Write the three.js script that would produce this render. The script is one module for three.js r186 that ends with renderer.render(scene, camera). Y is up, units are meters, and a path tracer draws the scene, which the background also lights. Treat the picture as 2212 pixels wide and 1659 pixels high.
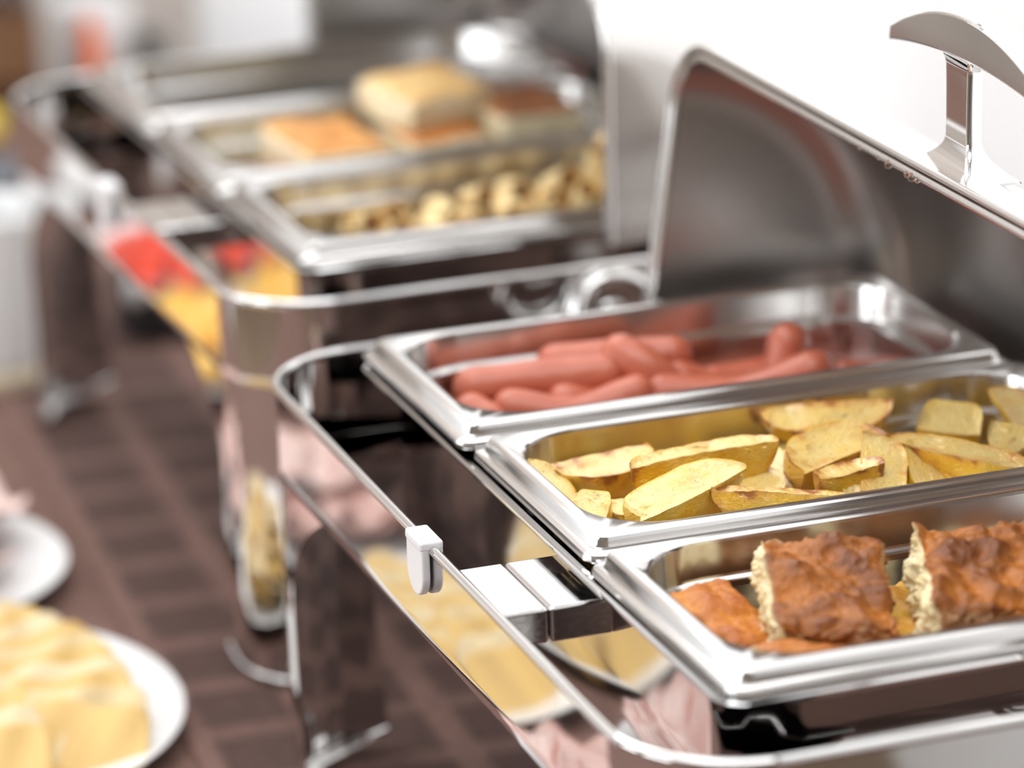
import * as THREE from 'three';
import { RoundedBoxGeometry } from 'three/addons/geometries/RoundedBoxGeometry.js';
import { mergeGeometries, mergeVertices, toCreasedNormals } from 'three/addons/utils/BufferGeometryUtils.js';
import { ImprovedNoise } from 'three/addons/math/ImprovedNoise.js';
import { RectAreaLightUniformsLib } from 'three/addons/lights/RectAreaLightUniformsLib.js';

// ------------------------------------------------------------------ camera, light, exposure
const TABLE = 0.75, PAN = 1.013;                 // heights of the table top and of the lips of the food pans
const scene = new THREE.Scene();
const renderer = new THREE.WebGLRenderer({ antialias: true });
renderer.toneMapping = THREE.LinearToneMapping;
renderer.toneMappingExposure = 0.88;
renderer.shadowMap.enabled = true;
RectAreaLightUniformsLib.init();

const camera = new THREE.PerspectiveCamera(11.6689, 2212 / 1659, 0.1, 40);
camera.rotation.order = 'YXZ';
camera.position.set(-0.5906, 0.6588 + PAN, 1.9459);
camera.rotation.set(-0.32179, -0.33652, -0.02688);
camera.updateMatrixWorld(true);
const forward = new THREE.Vector3(0, 0, -1).applyQuaternion(camera.quaternion);
camera.focus = new THREE.Vector3(0.09, PAN, 0.33).sub(camera.position).dot(forward);
camera.userData.fStop = camera.getFocalLength() / 38;   // an opening 38 mm wide

scene.background = new THREE.Color(0.55, 0.6, 0.66);
const WINDOW_LIGHT = 5, LAMP_FAR = 3.4, LAMP_NEAR = 2.8, BLIND_LIGHT = 0.45;

// ------------------------------------------------------------------ helpers
const V = (x, y, z) => new THREE.Vector3(x, y, z);
const mm = (x, y, z) => V(x / 1000, y / 1000 + PAN, z / 1000);   // millimetres from the first pan's corner, on the plane of the pan lips
const perlin = new ImprovedNoise();
const noise = (x, y, z) => perlin.noise(x, y, z);
const fbm = (x, y, z, n = 4) => { let s = 0, a = 0.5; for (let i = 0; i < n; i++) { s += a * noise(x, y, z); x *= 2.03; y *= 2.03; z *= 2.03; a *= 0.5; } return s; };
const random = (seed) => () => { seed = (seed + 0x6d2b79f5) | 0; let t = Math.imul(seed ^ (seed >>> 15), 1 | seed); t = (t + Math.imul(t ^ (t >>> 7), 61 | t)) ^ t; return ((t ^ (t >>> 14)) >>> 0) / 4294967296; };
const { clamp, lerp, smoothstep } = THREE.MathUtils;
const taken = new Map();
const numbered = (name) => { const n = taken.get(name) ?? 0; taken.set(name, n + 1); return n ? name + '_' + String(n).padStart(3, '0') : name; };
const shadows = (o) => { o.traverse((m) => { if (m.isMesh) { m.castShadow = true; m.receiveShadow = true; } }); return o; };
function tag(o, label, category, group, kind) {
  if (label) o.userData.label = label;
  if (category) o.userData.category = category;
  if (group) o.userData.group = group;
  if (kind) o.userData.kind = kind;
  return o;
}
function mesh(name, geometry, material, parent) {
  const o = new THREE.Mesh(geometry, material);
  o.name = parent && parent !== scene ? name : numbered(name);
  o.castShadow = o.receiveShadow = true;
  (parent ?? scene).add(o);
  return o;
}
function base(name, position, turn = 0) {
  const o = new THREE.Group();
  o.name = numbered(name);
  o.position.copy(position);
  o.rotation.y = turn;
  scene.add(o);
  return o;
}
function copy(o, label) { const c = o.clone(); c.name = numbered(o.name.replace(/_\d{3}$/, '')); scene.add(c); if (label) c.userData.label = label; return c; }
const struct = (name, geometry, material) => tag(mesh(name, geometry, material), null, null, null, 'structure');
const box = (x0, x1, y0, y1, z0, z1) => new THREE.BoxGeometry(x1 - x0, y1 - y0, z1 - z0).translate((x0 + x1) / 2, (y0 + y1) / 2, (z0 + z1) / 2);
const softBox = (w, h, d, r, x = 0, y = 0, z = 0) => new RoundedBoxGeometry(w, h, d, 3, r).translate(x, y, z);
const plainUV = (g) => { for (const k of Object.keys(g.attributes)) if (!['position', 'normal'].includes(k)) g.deleteAttribute(k); return g.index ? g.toNonIndexed() : g; };
const join = (list) => mergeGeometries(list.map(plainUV));

// a skin over rings of points; each ring may close on itself, and the first and last may be capped
function skin(rings, { closed = true, loop = false, capStart = false, capEnd = false } = {}) {
  const n = rings[0].length, pos = [], index = [];
  for (const r of rings) for (const p of r) pos.push(p.x, p.y, p.z);
  const m = rings.length, rows = loop ? m : m - 1, cols = closed ? n : n - 1;
  for (let i = 0; i < rows; i++) for (let j = 0; j < cols; j++) {
    const a = i * n + j, b = i * n + ((j + 1) % n), c = ((i + 1) % m) * n + j, d = ((i + 1) % m) * n + ((j + 1) % n);
    index.push(a, b, d, a, d, c);
  }
  for (const [on, i] of [[capStart, 0], [capEnd, m - 1]]) if (on) {
    const mid = V(0, 0, 0); rings[i].forEach((p) => mid.add(p)); mid.divideScalar(n);
    const at = pos.length / 3; pos.push(mid.x, mid.y, mid.z);
    for (let j = 0; j < n; j++) i ? index.push(i * n + j, i * n + ((j + 1) % n), at) : index.push(i * n + ((j + 1) % n), i * n + j, at);
  }
  const g = new THREE.BufferGeometry();
  g.setAttribute('position', new THREE.Float32BufferAttribute(pos, 3));
  g.setIndex(index);
  g.computeVertexNormals();
  return g;
}
// a ring round a rectangle with rounded corners, level at height y
function ringAt(x0, x1, z0, z1, r, y, n = 10) {
  const out = [], corners = [[x1 - r, z1 - r, 0], [x0 + r, z1 - r, 1], [x0 + r, z0 + r, 2], [x1 - r, z0 + r, 3]];
  corners.forEach(([cx, cz, q]) => { for (let i = 0; i <= n; i++) { const a = (q + i / n) * Math.PI / 2; out.push(V(cx + r * Math.cos(a), y, cz + r * Math.sin(a))); } });
  return out;
}
function texture(w, h, draw, { srgb = true, repeat } = {}) {
  const c = document.createElement('canvas'); c.width = w; c.height = h;
  const g = c.getContext('2d'); draw(g, w, h);
  const t = new THREE.CanvasTexture(c);
  if (srgb) t.colorSpace = THREE.SRGBColorSpace;
  t.wrapS = t.wrapT = THREE.RepeatWrapping;
  if (repeat) t.repeat.set(...repeat);
  return t;
}
function pixels(w, h, f, opts) {   // f(x, y) -> [r, g, b] from 0 to 255
  return texture(w, h, (g) => {
    const im = g.createImageData(w, h);
    for (let y = 0; y < h; y++) for (let x = 0; x < w; x++) { const c = f(x, y), i = (y * w + x) * 4; im.data[i] = c[0]; im.data[i + 1] = c[1]; im.data[i + 2] = c[2]; im.data[i + 3] = 255; }
    g.putImageData(im, 0, 0);
  }, opts);
}
// noise that repeats over a tile of n cells
const tiled = (x, y, n, z = 0) => { const a = 2 * Math.PI; return noise(Math.cos(a * x) * n / a + 7, Math.sin(a * x) * n / a + 3 + z, Math.cos(a * y) * n / a + Math.sin(a * y) * n / a * 1.7 + 11); };

// ------------------------------------------------------------------ materials
const std = (o) => new THREE.MeshStandardMaterial(o);
const phys = (o) => new THREE.MeshPhysicalMaterial(o);
const rgb = (r, g, b) => new THREE.Color(r, g, b);
const smudge = pixels(512, 512, (x, y) => { const s = clamp(0.5 + 0.9 * tiled(x / 512, y / 512, 6) + 0.5 * tiled(x / 512, y / 512, 22, 5), 0, 1), v = 150 + 105 * s * s; return [v, v, v]; }, { srgb: false });
const M = {
  chrome: std({ color: rgb(0.74, 0.73, 0.72), metalness: 1, roughness: 0.045 }),
  chromeWorn: std({ color: rgb(0.74, 0.73, 0.72), metalness: 1, roughness: 0.16, roughnessMap: smudge }),
  panSteel: std({ color: rgb(0.68, 0.665, 0.65), metalness: 1, roughness: 0.2 }),
  waterSteel: std({ color: rgb(0.62, 0.61, 0.6), metalness: 1, roughness: 0.06 }),
  lidInside: std({ color: rgb(0.62, 0.595, 0.575), metalness: 1, roughness: 0.31 }),
  lidOutside: std({ color: rgb(0.62, 0.595, 0.575), metalness: 1, roughness: 0.12 }),
  clip: std({ color: rgb(0.8, 0.79, 0.8), roughness: 0.35 }),
  china: phys({ color: rgb(0.82, 0.82, 0.82), roughness: 0.2, clearcoat: 0.6, clearcoatRoughness: 0.05 }),
  wall: std({ color: rgb(0.94, 0.945, 0.95), roughness: 0.85 }),
  ceiling: std({ color: rgb(0.86, 0.86, 0.85), roughness: 0.95 }),
  drop: phys({ color: rgb(1, 1, 1), roughness: 0.02, transmission: 1, thickness: 0.004, ior: 1.33 }),
  black: std({ color: rgb(0.02, 0.02, 0.02), roughness: 0.4 }),
};

// ------------------------------------------------------------------ the room
const ROOM = { x0: -3.6, x1: 0.66, y1: 2.9, z0: -1.9, z1: 3.6 };
{
  const { x0, x1, y1, z0, z1 } = ROOM, t = 0.15;
  const wood = pixels(512, 512, (x, y) => {
    const board = Math.floor(y / 64), v = fbm(x / 90 + board * 9.7, y / 6, board, 3) * 0.35 + ((board * 37) % 11) / 60, joint = y % 64 < 2 ? 0.6 : 1;
    return [118 * (1 + v) * joint, 98 * (1 + v) * joint, 79 * (1 + v) * joint];
  });
  const fg = box(x0 - t, x1 + t, -0.1, 0, z0 - t, z1 + t), uv = fg.attributes.uv, p = fg.attributes.position;
  for (let i = 0; i < p.count; i++) uv.setXY(i, p.getX(i), p.getZ(i));
  struct('floor', fg, std({ map: wood, roughness: 0.5 }));
  struct('ceiling', box(x0 - t, x1 + t, y1, y1 + 0.1, z0 - t, z1 + t), M.ceiling);
  // the right wall has one wide window whose white blind is lit from outside
  const rz0 = -1.86, rz1 = 1.3, ry0 = 0.3, ry1 = 2.35;
  struct('wall_right', join([box(x1, x1 + t, 0, ry0, z0 - t, z1 + t), box(x1, x1 + t, ry1, y1, z0 - t, z1 + t), box(x1, x1 + t, ry0, ry1, z0 - t, rz0), box(x1, x1 + t, ry0, ry1, rz1, z1 + t)]), M.wall);
  {
    const w = new THREE.Group(); w.name = 'window_3'; w.position.set(x1, ry0, (rz0 + rz1) / 2); scene.add(w); tag(w, null, null, null, 'structure');
    const half = (rz1 - rz0) / 2, h = ry1 - ry0;
    mesh('window_frame', join([box(0.08, 0.13, 0, 0.05, -half, half), box(0.08, 0.13, h - 0.05, h, -half, half), box(0.08, 0.13, 0, h, -half, -half + 0.05), box(0.08, 0.13, 0, h, half - 0.05, half)]), std({ color: rgb(0.8, 0.8, 0.8), roughness: 0.5 }), w);
    mesh('window_blind', new THREE.PlaneGeometry(rz1 - rz0 - 0.004, h - 0.004).rotateY(-Math.PI / 2).translate(0.03, h / 2, 0), std({ color: rgb(0.8, 0.8, 0.8), emissive: rgb(0.985, 0.995, 1), emissiveIntensity: 0.34, roughness: 1 }), w);
    const light = new THREE.RectAreaLight(rgb(0.985, 0.995, 1), BLIND_LIGHT, rz1 - rz0 - 0.02, h - 0.02);
    light.position.set(x1 + 0.02, (ry0 + ry1) / 2, (rz0 + rz1) / 2); light.lookAt(-5, (ry0 + ry1) / 2, (rz0 + rz1) / 2); light.name = 'blind_light'; scene.add(light);
  }
  struct('wall_far', box(x0 - t, x1, 0, y1, z0 - t, z0), M.wall);
  struct('wall_near', box(x0 - t, x1, 0, y1, z1, z1 + t), std({ color: rgb(0.32, 0.27, 0.23), roughness: 0.9 }));
  // the left wall is built round its two windows
  const openings = [[-1.7, -0.35], [0.0, 1.7]], low = 0.85, high = 2.7, parts = [box(x0 - t, x0, 0, low, z0, z1), box(x0 - t, x0, high, y1, z0, z1)];
  let from = z0;
  for (const [a, b] of openings) { parts.push(box(x0 - t, x0, low, high, from, a)); from = b; }
  parts.push(box(x0 - t, x0, low, high, from, z1));
  struct('wall_left', join(parts), std({ color: rgb(0.36, 0.31, 0.27), roughness: 0.9 }));
  const glow = std({ color: rgb(0.5, 0.5, 0.5), emissive: rgb(0.95, 0.98, 1), emissiveIntensity: 0.8, roughness: 1 }), frame = std({ color: rgb(0.75, 0.75, 0.74), roughness: 0.5 });
  openings.forEach(([a, b], i) => {
    const w = new THREE.Group(); w.name = 'window_' + (i + 1); w.position.set(x0, low, (a + b) / 2); scene.add(w); tag(w, null, null, null, 'structure');
    const half = (b - a) / 2, h = high - low;
    mesh('window_frame', join([box(-0.1, -0.03, 0, 0.06, -half, half), box(-0.1, -0.03, h - 0.06, h, -half, half), box(-0.1, -0.03, 0, h, -half, -half + 0.06), box(-0.1, -0.03, 0, h, half - 0.06, half), box(-0.09, -0.03, 0, h, -0.03, 0.03)]), frame, w);
    for (const s of [-1, 1]) mesh('window_pane', new THREE.PlaneGeometry(half - 0.09, h - 0.12).rotateY(Math.PI / 2).translate(-0.06, h / 2, s * (half - 0.03) / 2), glow, w);
    const light = new THREE.RectAreaLight(rgb(0.93, 0.965, 1), WINDOW_LIGHT, b - a - 0.12, h - 0.12);
    light.position.set(x0 + 0.01, (low + high) / 2, (a + b) / 2); light.lookAt(5, (low + high) / 2, (a + b) / 2);
    light.name = 'window_light'; scene.add(light);
  });
}
// ceiling panels over the buffet
for (const z of [-1.1, 0.9]) {
  const o = base('ceiling_light', V(-0.35, ROOM.y1, z));
  tag(o, z < 0 ? 'broad ceiling light panel over the far end of the buffet' : 'broad ceiling light panel over the near end of the buffet', 'ceiling light');
  const W = 0.88, D = 0.7, e = 0.05;             // half the glowing width and depth
  mesh('frame', join([box(-W - e, W + e, -0.05, 0, -D - e, -D), box(-W - e, W + e, -0.05, 0, D, D + e), box(-W - e, -W, -0.05, 0, -D, D), box(W, W + e, -0.05, 0, -D, D)]), M.wall, o);
  mesh('light_diffuser', new THREE.PlaneGeometry(2 * W, 2 * D).rotateX(Math.PI / 2).translate(0, -0.03, 0), std({ color: rgb(0.8, 0.8, 0.8), emissive: rgb(0.97, 0.985, 1), emissiveIntensity: 1.5 }), o);
  const light = new THREE.RectAreaLight(rgb(0.95, 0.975, 1), z < 0 ? LAMP_FAR : LAMP_NEAR, 2 * W, 2 * D);
  light.position.set(-0.35, ROOM.y1 - 0.035, z); light.lookAt(-0.35, 0, z); light.name = 'ceiling_lamp_light'; scene.add(light);
}
// beige curtain on the far wall
{
  const n = 120, rings = [];
  const fold = (u) => 0.016 * Math.sin(u * 34) + 0.008 * Math.sin(u * 71 + 1);
  for (const y of [0.02, 2.75]) { const r = []; for (let i = 0; i <= n; i++) { const u = i / n; r.push(V(-1.0 + u * 1.40, y, ROOM.z0 + 0.035 + fold(u * 1.3) * (y > 1 ? 0.8 : 1))); } for (let i = n; i >= 0; i--) { const p = r[i].clone(); p.z -= 0.004; r.push(p); } rings.push(r); }
  tag(mesh('curtain', skin(rings, { capStart: true, capEnd: true }), std({ color: rgb(0.5, 0.45, 0.41), roughness: 0.95, side: THREE.DoubleSide })), 'long beige curtain hanging in folds on the far wall', 'curtain');
}

// ------------------------------------------------------------------ table, cloth, runner
{
  const t = base('buffet_table', V(-0.02, 0, -0.47));
  tag(t, 'long buffet table covered by the brown tablecloth', 'table');
  mesh('tabletop', box(-0.6, 0.6, TABLE - 0.035, TABLE - 0.004, -1.31, 1.31), std({ color: rgb(0.2, 0.13, 0.08), roughness: 0.6 }), t);
  for (const x of [-0.55, 0.55]) for (const z of [-1.25, 1.25]) mesh('leg', box(x - 0.03, x + 0.03, 0, TABLE - 0.035, z - 0.03, z + 0.03), M.black, t);
  const weave = pixels(256, 256, (x, y) => { const v = 1 + 0.05 * Math.sin(x * Math.PI / 2) * Math.sin(y * Math.PI / 2) + 0.10 * tiled(x / 256, y / 256, 9); return [110 * v, 82 * v, 72 * v]; });
  const cx0 = -0.635, cx1 = 0.595, cz0 = -1.79, cz1 = 0.86, rings = [];
  const hang = (y, grow, wave) => ringAt(cx0 - grow, cx1 + grow, cz0 - grow, cz1 + grow, 0.03 + grow, y, 8).flatMap((p, i, all) => { const q = all[(i + 1) % all.length], n = 24, o = []; const len = p.distanceTo(q), k = len > 0.2 ? n : 1; for (let j = 0; j < k; j++) { const r = p.clone().lerp(q, j / k); const w = wave * Math.sin((r.x + r.z) * 26); o.push(V(r.x + w * (Math.abs(r.z - (cz0 + cz1) / 2) < 1.31 ? 1 : 0) * 0.3, r.y, r.z + w * 0.3)); } return o; });
  const flat = hang(TABLE, -0.022, 0);
  rings.push(flat, hang(TABLE, -0.012, 0), hang(TABLE - 0.001, -0.004, 0), hang(TABLE - 0.008, 0.002, 0), hang(TABLE - 0.15, 0.006, 0.01), hang(TABLE - 0.42, 0.012, 0.03));
  const g = skin(rings, { capStart: true }), p = g.attributes.position, uv = [];
  for (let i = 0; i < p.count; i++) uv.push(p.getX(i) * 5, (p.getZ(i) + p.getY(i)) * 5);
  g.setAttribute('uv', new THREE.Float32BufferAttribute(uv, 2));
  tag(mesh('tablecloth', g, std({ map: weave, roughness: 0.9, side: THREE.DoubleSide })), 'plain brown tablecloth spread over the long buffet table', 'tablecloth');
}
{ // the runner with its woven lattice: dark squares between lighter bars
  const W = 0.45, cell = 0.075, bar = 0.017, L = 1.75;
  const weave = pixels(512, 512, (x, y) => {
    const u = x / 512 * 2 % 1, v = y / 512 * 2 % 1, d = Math.min(Math.min(u, 1 - u), Math.min(v, 1 - v) * 1.0) * cell - bar / 2;
    const light = (1 - smoothstep(d, -0.003, 0.005)) * (Math.min(u, 1 - u) * cell < bar * 0.7 ? 1 : 0.72), k = 1 + 0.12 * tiled(x / 512, y / 512, 14) + 0.06 * ((x + y) % 4 < 2 ? 1 : -1);
    return [lerp(74, 112, light) * k, lerp(50, 83, light) * k, lerp(43, 74, light) * k];
  });
  const nx = 60, nz = 220, pos = [], uv = [], idx = [];
  for (let j = 0; j <= nz; j++) for (let i = 0; i <= nx; i++) {
    const x = (i / nx) * W, z = (j / nz) * L - L / 2, e = Math.min(i, nx - i) < 2 ? 0.0012 : 0;
    pos.push(x, 0.0016 + e + 0.0006 * fbm(x * 30, z * 30, 3, 3), z); uv.push((x - 0.005) / cell / 2, z / cell / 2);
  }
  for (let j = 0; j < nz; j++) for (let i = 0; i < nx; i++) { const a = j * (nx + 1) + i; idx.push(a, a + nx + 1, a + 1, a + 1, a + nx + 1, a + nx + 2); }
  const g = new THREE.BufferGeometry(); g.setAttribute('position', new THREE.Float32BufferAttribute(pos, 3)); g.setAttribute('uv', new THREE.Float32BufferAttribute(uv, 2)); g.setIndex(idx); g.computeVertexNormals();
  const o = mesh('table_runner', g, std({ map: weave, roughness: 0.85, side: THREE.DoubleSide }));
  o.position.set(-0.083, TABLE, -0.25); o.rotation.y = -0.052;
  tag(o, 'brown table runner with a woven lattice of dark squares, lying under both chafing dishes', 'table runner');
}

// ------------------------------------------------------------------ chafing dishes
const FR = { x0: -0.054, x1: 0.379, z0: -0.0441, z1: 0.5853, r: 0.06, top: -0.010, low: -0.063 };
const inset = (d, y, n = 16) => ringAt(FR.x0 + d, FR.x1 - d, FR.z0 + d, FR.z1 - d, FR.r - d, y, n);
function legGeometry(cx, cz, sx, sz) {      // a sheet bent round one corner of the frame, narrowing below its arches
  const R = FR.r, q = R * Math.PI / 4, at = (s, d) => {
    let a, b;
    if (s < -q) { a = R - s - q; b = d; } else if (s > q) { a = d; b = R + s - q; }
    else { const t = (s / q) * Math.PI / 4 + Math.PI / 4; a = R - (R - d) * Math.sin(t); b = R - (R - d) * Math.cos(t); }
    return [cx + sx * a, cz + sz * b];
  };
  const width = (t) => 0.052 + 0.010 * t * t + 0.075 * Math.pow(clamp(1 - t / 0.4, 0, 1), 2.2);
  const rings = [], n = 44, rows = 36, bottom = TABLE + 0.0056 - PAN;
  for (let i = 0; i <= rows; i++) {
    const t = i / rows, y = lerp(FR.low + 0.003, bottom, t), w = width(t), ring = [];
    for (const d of [0.0006, 0.0024]) { const part = []; for (let j = 0; j <= n; j++) { const s = lerp(-w, w, j / n), [x, z] = at(s, d); part.push(V(x, y + t * 0.007 * Math.pow(Math.abs(s) / w, 3), z)); } ring.push(...(d > 0.001 ? part.reverse() : part)); }
    rings.push(ring);
  }
  const foot = [], w = width(1) - 0.001;       // the rolled lower edge
  for (let j = 0; j <= n; j++) { const s = lerp(-w, w, j / n), [x, z] = at(s, 0.0015); foot.push(V(x, bottom + 0.0006 + 0.007 * Math.pow(Math.abs(s) / w, 3), z)); }
  return mergeGeometries([toCreasedNormals(skin(rings, { capStart: true, capEnd: true }), 0.6), plainUV(new THREE.TubeGeometry(new THREE.CatmullRomCurve3(foot), 80, 0.0021, 8))].map(plainUV));
}
const LID = { x: 0.188, y: 0.0, z0: -0.034, z1: 0.575, R: 0.161, rc: 0.042 };
function lidProfile(d) {                        // (distance from the axis, z) from one end of the axis round to the other
  const out = [], R = LID.R - d, rc = LID.rc - d, za = LID.z0 + d, zb = LID.z1 - d;
  for (const r of [0, 0.02, 0.045, 0.07, 0.09, 0.105, 0.114]) out.push([r, za]);
  for (let i = 0; i <= 12; i++) { const a = i / 12 * Math.PI / 2; out.push([R - rc + rc * Math.sin(a), za + rc - rc * Math.cos(a)]); }
  for (let i = 1; i < 8; i++) out.push([R, lerp(za + rc, zb - rc, i / 8)]);
  for (let i = 12; i >= 0; i--) { const a = i / 12 * Math.PI / 2; out.push([R - rc + rc * Math.sin(a), zb - rc + rc * Math.cos(a)]); }
  for (const r of [0.114, 0.105, 0.09, 0.07, 0.045, 0.02, 0]) out.push([r, zb]);
  return out;
}
function lidSkin(d, tilt, a0 = 0, a1 = Math.PI / 2) {
  const prof = lidProfile(d), rings = [], n = 48;
  for (let i = 0; i <= n; i++) { const a = lerp(a0, a1, i / n) + tilt; rings.push(prof.map(([r, z]) => V(r * Math.sin(a), r * Math.cos(a), z))); }
  return skin(rings, { closed: false });
}
function lidRim(d, r, tilt, back = 0) {        // a rolled edge along the mouth of the lid
  const pts = lidProfile(d).slice(0, -1).concat([lidProfile(d).at(-1)]).map(([q, z]) => V(q * Math.sin(tilt) + back * Math.cos(tilt), q * Math.cos(tilt) - back * Math.sin(tilt), z));
  return new THREE.TubeGeometry(new THREE.CatmullRomCurve3(pts, false, 'centripetal'), 260, r, 10, false);
}
function handleParts(lid) {
  const zc = 0.2905, x = 0.232 - LID.x, y0 = -LID.y, sh = new THREE.Shape(), pts = [];
  const top = (u) => 0.2338 - 0.0215 * u * u, low = (u) => 0.2107 - 0.0076 * u * u;
  for (let i = 0; i <= 40; i++) { const u = -1 + i / 20; pts.push([u * 0.0865, top(u)]); }
  pts.forEach(([z, y], i) => (i ? sh.lineTo(z, y) : sh.moveTo(z, y)));
  for (let i = 40; i >= 0; i--) { const u = -1 + i / 20; sh.lineTo(u * 0.088, low(u)); }
  const grip = new THREE.ExtrudeGeometry(sh, { depth: 0.009, bevelEnabled: true, bevelThickness: 0.0035, bevelSize: 0.002, bevelSegments: 4, bevelOffset: -0.002 });
  grip.rotateY(Math.PI / 2);                    // shape x -> -z, depth -> x
  grip.scale(1, 1, -1); grip.index ? null : null;
  const ga = grip.attributes.position, flip = [];
  for (let i = 0; i < ga.count; i += 3) flip.push(i, i + 2, i + 1);
  grip.setIndex(flip); grip.computeVertexNormals();
  mesh('handle_grip', grip.translate(x + 0.0035, y0, zc), M.chrome, lid);
  const rings = [];
  for (let i = 0; i <= 40; i++) {
    const t = i / 40, y = lerp(0.1505, 0.2125, t), foot = Math.pow(clamp(1 - t / 0.28, 0, 1), 2), head = Math.pow(clamp((t - 0.86) / 0.14, 0, 1), 2);
    const hz = 0.0145 + 0.021 * foot + 0.005 * head - 0.001 * Math.sin(t * Math.PI), hx = 0.0042 + 0.012 * foot + 0.002 * head;
    rings.push(ringAt(-hx, hx, -hz, hz, Math.min(hx * 0.55, 0.003), y, 5));
  }
  mesh('handle_stem', skin(rings, { capStart: true, capEnd: true }).translate(x + 0.0075, y0, zc - 0.013), M.chrome, lid);
}
function makeChafer(position, turn, label, tilt) {
  const o = base('chafing_dish', position, turn);
  tag(o, label, 'chafing dish');
  mesh('band', skin([inset(0, FR.top), inset(0, FR.top - 0.004), inset(0, FR.top - 0.012), inset(0, FR.low + 0.008), inset(0, FR.low + 0.002), inset(0, FR.low + 0.0006), inset(0.0004, FR.low), inset(0.0014, FR.low), inset(0.0018, FR.low + 0.0006), inset(0.0018, FR.low + 0.002), inset(0.0018, FR.low + 0.008), inset(0.0018, FR.top - 0.012), inset(0.0018, FR.top)], { loop: true }), M.chrome, o).geometry = toCreasedNormals(o.children.at(-1).geometry, 0.7);
  const rail = []; for (let i = 0; i < 12; i++) { const a = -i / 12 * 2 * Math.PI; rail.push(inset(0.001 + 0.0027 * Math.cos(a), FR.top + 0.0005 + 0.0027 * Math.sin(a))); }
  mesh('rail', skin(rail, { loop: true }), M.chrome, o);
  for (const [x, z, sx, sz] of [[FR.x0, FR.z0, 1, 1], [FR.x0, FR.z1, 1, -1], [FR.x1, FR.z0, -1, 1], [FR.x1, FR.z1, -1, -1]]) mesh('leg', legGeometry(x, z, sx, sz), M.chrome, o);
  // water pan hanging inside the frame
  const wp = (d, y, r) => ringAt(d, 0.325 - d, d, 0.532 - d, r, y + 0.0014, 14);
  mesh('water_pan', skin([wp(0.002, -0.0045, 0.012), wp(-0.001, -0.0042, 0.013), wp(-0.0022, -0.0055, 0.014), wp(-0.0018, -0.0072, 0.014), wp(0.0, -0.0082, 0.014), wp(0.005, -0.0082, 0.03), wp(0.0072, -0.009, 0.036), wp(0.0082, -0.011, 0.04), wp(0.0085, -0.014, 0.04), wp(0.0085, -0.016, 0.04), wp(0.0085, -0.05, 0.04), wp(0.0085, -0.088, 0.04), wp(0.0087, -0.091, 0.04), wp(0.0105, -0.099, 0.04), wp(0.016, -0.104, 0.036), wp(0.03, -0.105, 0.03)], { capEnd: true }), M.waterSteel, o).geometry = toCreasedNormals(o.children.at(-1).geometry, 0.7);
  // the brackets that carry it
  for (const side of [0, 1]) {
    const b = (x0, x1) => softBox(x1 - x0, 0.0185, 0.066, 0.0022, (x0 + x1) / 2, -0.0215, 0.339), f = (g) => (side ? g.scale(-1, 1, 1).translate(0.325, 0, 0) : g);
    const flip = (g) => { if (side) { const i = g.index; if (i) { const a = i.array; for (let k = 0; k < a.length; k += 3) [a[k + 1], a[k + 2]] = [a[k + 2], a[k + 1]]; } g.computeVertexNormals(); } return g; };
    mesh('bracket', flip(f(b(FR.x0 + 0.0019, -0.0243))), M.chromeWorn, o);
    mesh('bracket', flip(f(b(-0.0238, 0.0095))), M.chromeWorn, o);
  }
  // white plastic clip over the left rail
  const sh = new THREE.Shape(), w = 0.0113; sh.moveTo(-w, 0); sh.lineTo(w, 0); sh.lineTo(w, -0.015); sh.absarc(0, -0.015, w, 0, -Math.PI, true); sh.lineTo(-w, 0);
  const tab = (deep) => new THREE.ExtrudeGeometry(sh, { depth: deep, bevelEnabled: true, bevelThickness: 0.0012, bevelSize: 0.0012, bevelSegments: 3 }).rotateY(-Math.PI / 2);
  mesh('rail_clip', join([tab(0.0022).translate(FR.x0 - 0.002, -0.0085, 0.272), tab(0.0016).translate(FR.x0 + 0.005, -0.0085, 0.272), softBox(0.0124, 0.0056, 0.0254, 0.0018, FR.x0 + 0.0002, -0.0072, 0.272)]), M.clip, o);
  // round hinge covers on both ends
  for (const z of [FR.z0 - 0.001, FR.z1 + 0.001]) {
    const s = z > 0 ? 1 : -1;
    const ring = new THREE.TorusGeometry(0.0265, 0.0042, 12, 48).translate(LID.x - 0.005, -0.042, z + s * 0.003), disc = new THREE.CylinderGeometry(0.009, 0.0105, 0.007, 32).rotateX(Math.PI / 2).translate(LID.x - 0.005, -0.042, z + s * 0.003);
    const arm = softBox(0.007, 0.034, 0.004, 0.0016, 0, 0, 0).rotateZ(-0.35).translate(LID.x - 0.027, -0.036, z + s * 0.006);
    mesh('hinge_cover', join([ring, disc, arm]), M.chrome, o);
  }
  // the rolled-back lid
  const lid = new THREE.Group(); lid.name = 'lid'; lid.position.set(LID.x, LID.y, 0); o.add(lid);
  mesh('lid_shell', lidSkin(0, tilt), M.lidOutside, lid);
  mesh('lid_lining', lidSkin(0.0016, tilt), M.lidInside, lid);
  mesh('lid_rim', join([lidRim(0.0006, 0.0021, tilt), lidRim(0.0062, 0.0026, tilt, 0.0012)]), M.panSteel, lid);
  handleParts(lid);
  return o;
}
const FAR = { x: 0.0113, z: -0.7212, turn: 0.02 };
makeChafer(V(0, PAN, 0), 0, 'near chafing dish of polished steel, its lid rolled back, holding sausages, potatoes and egg bake', 0.138);
makeChafer(V(FAR.x, PAN, FAR.z), FAR.turn, 'far, blurred chafing dish of polished steel holding pie slices and pasta', 0.0);
const farPoint = (x, y, z) => { const c = Math.cos(FAR.turn), s = Math.sin(FAR.turn); x /= 1000; z /= 1000; return V(FAR.x + c * x + s * z, PAN + y / 1000, FAR.z - s * x + c * z); };

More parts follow.
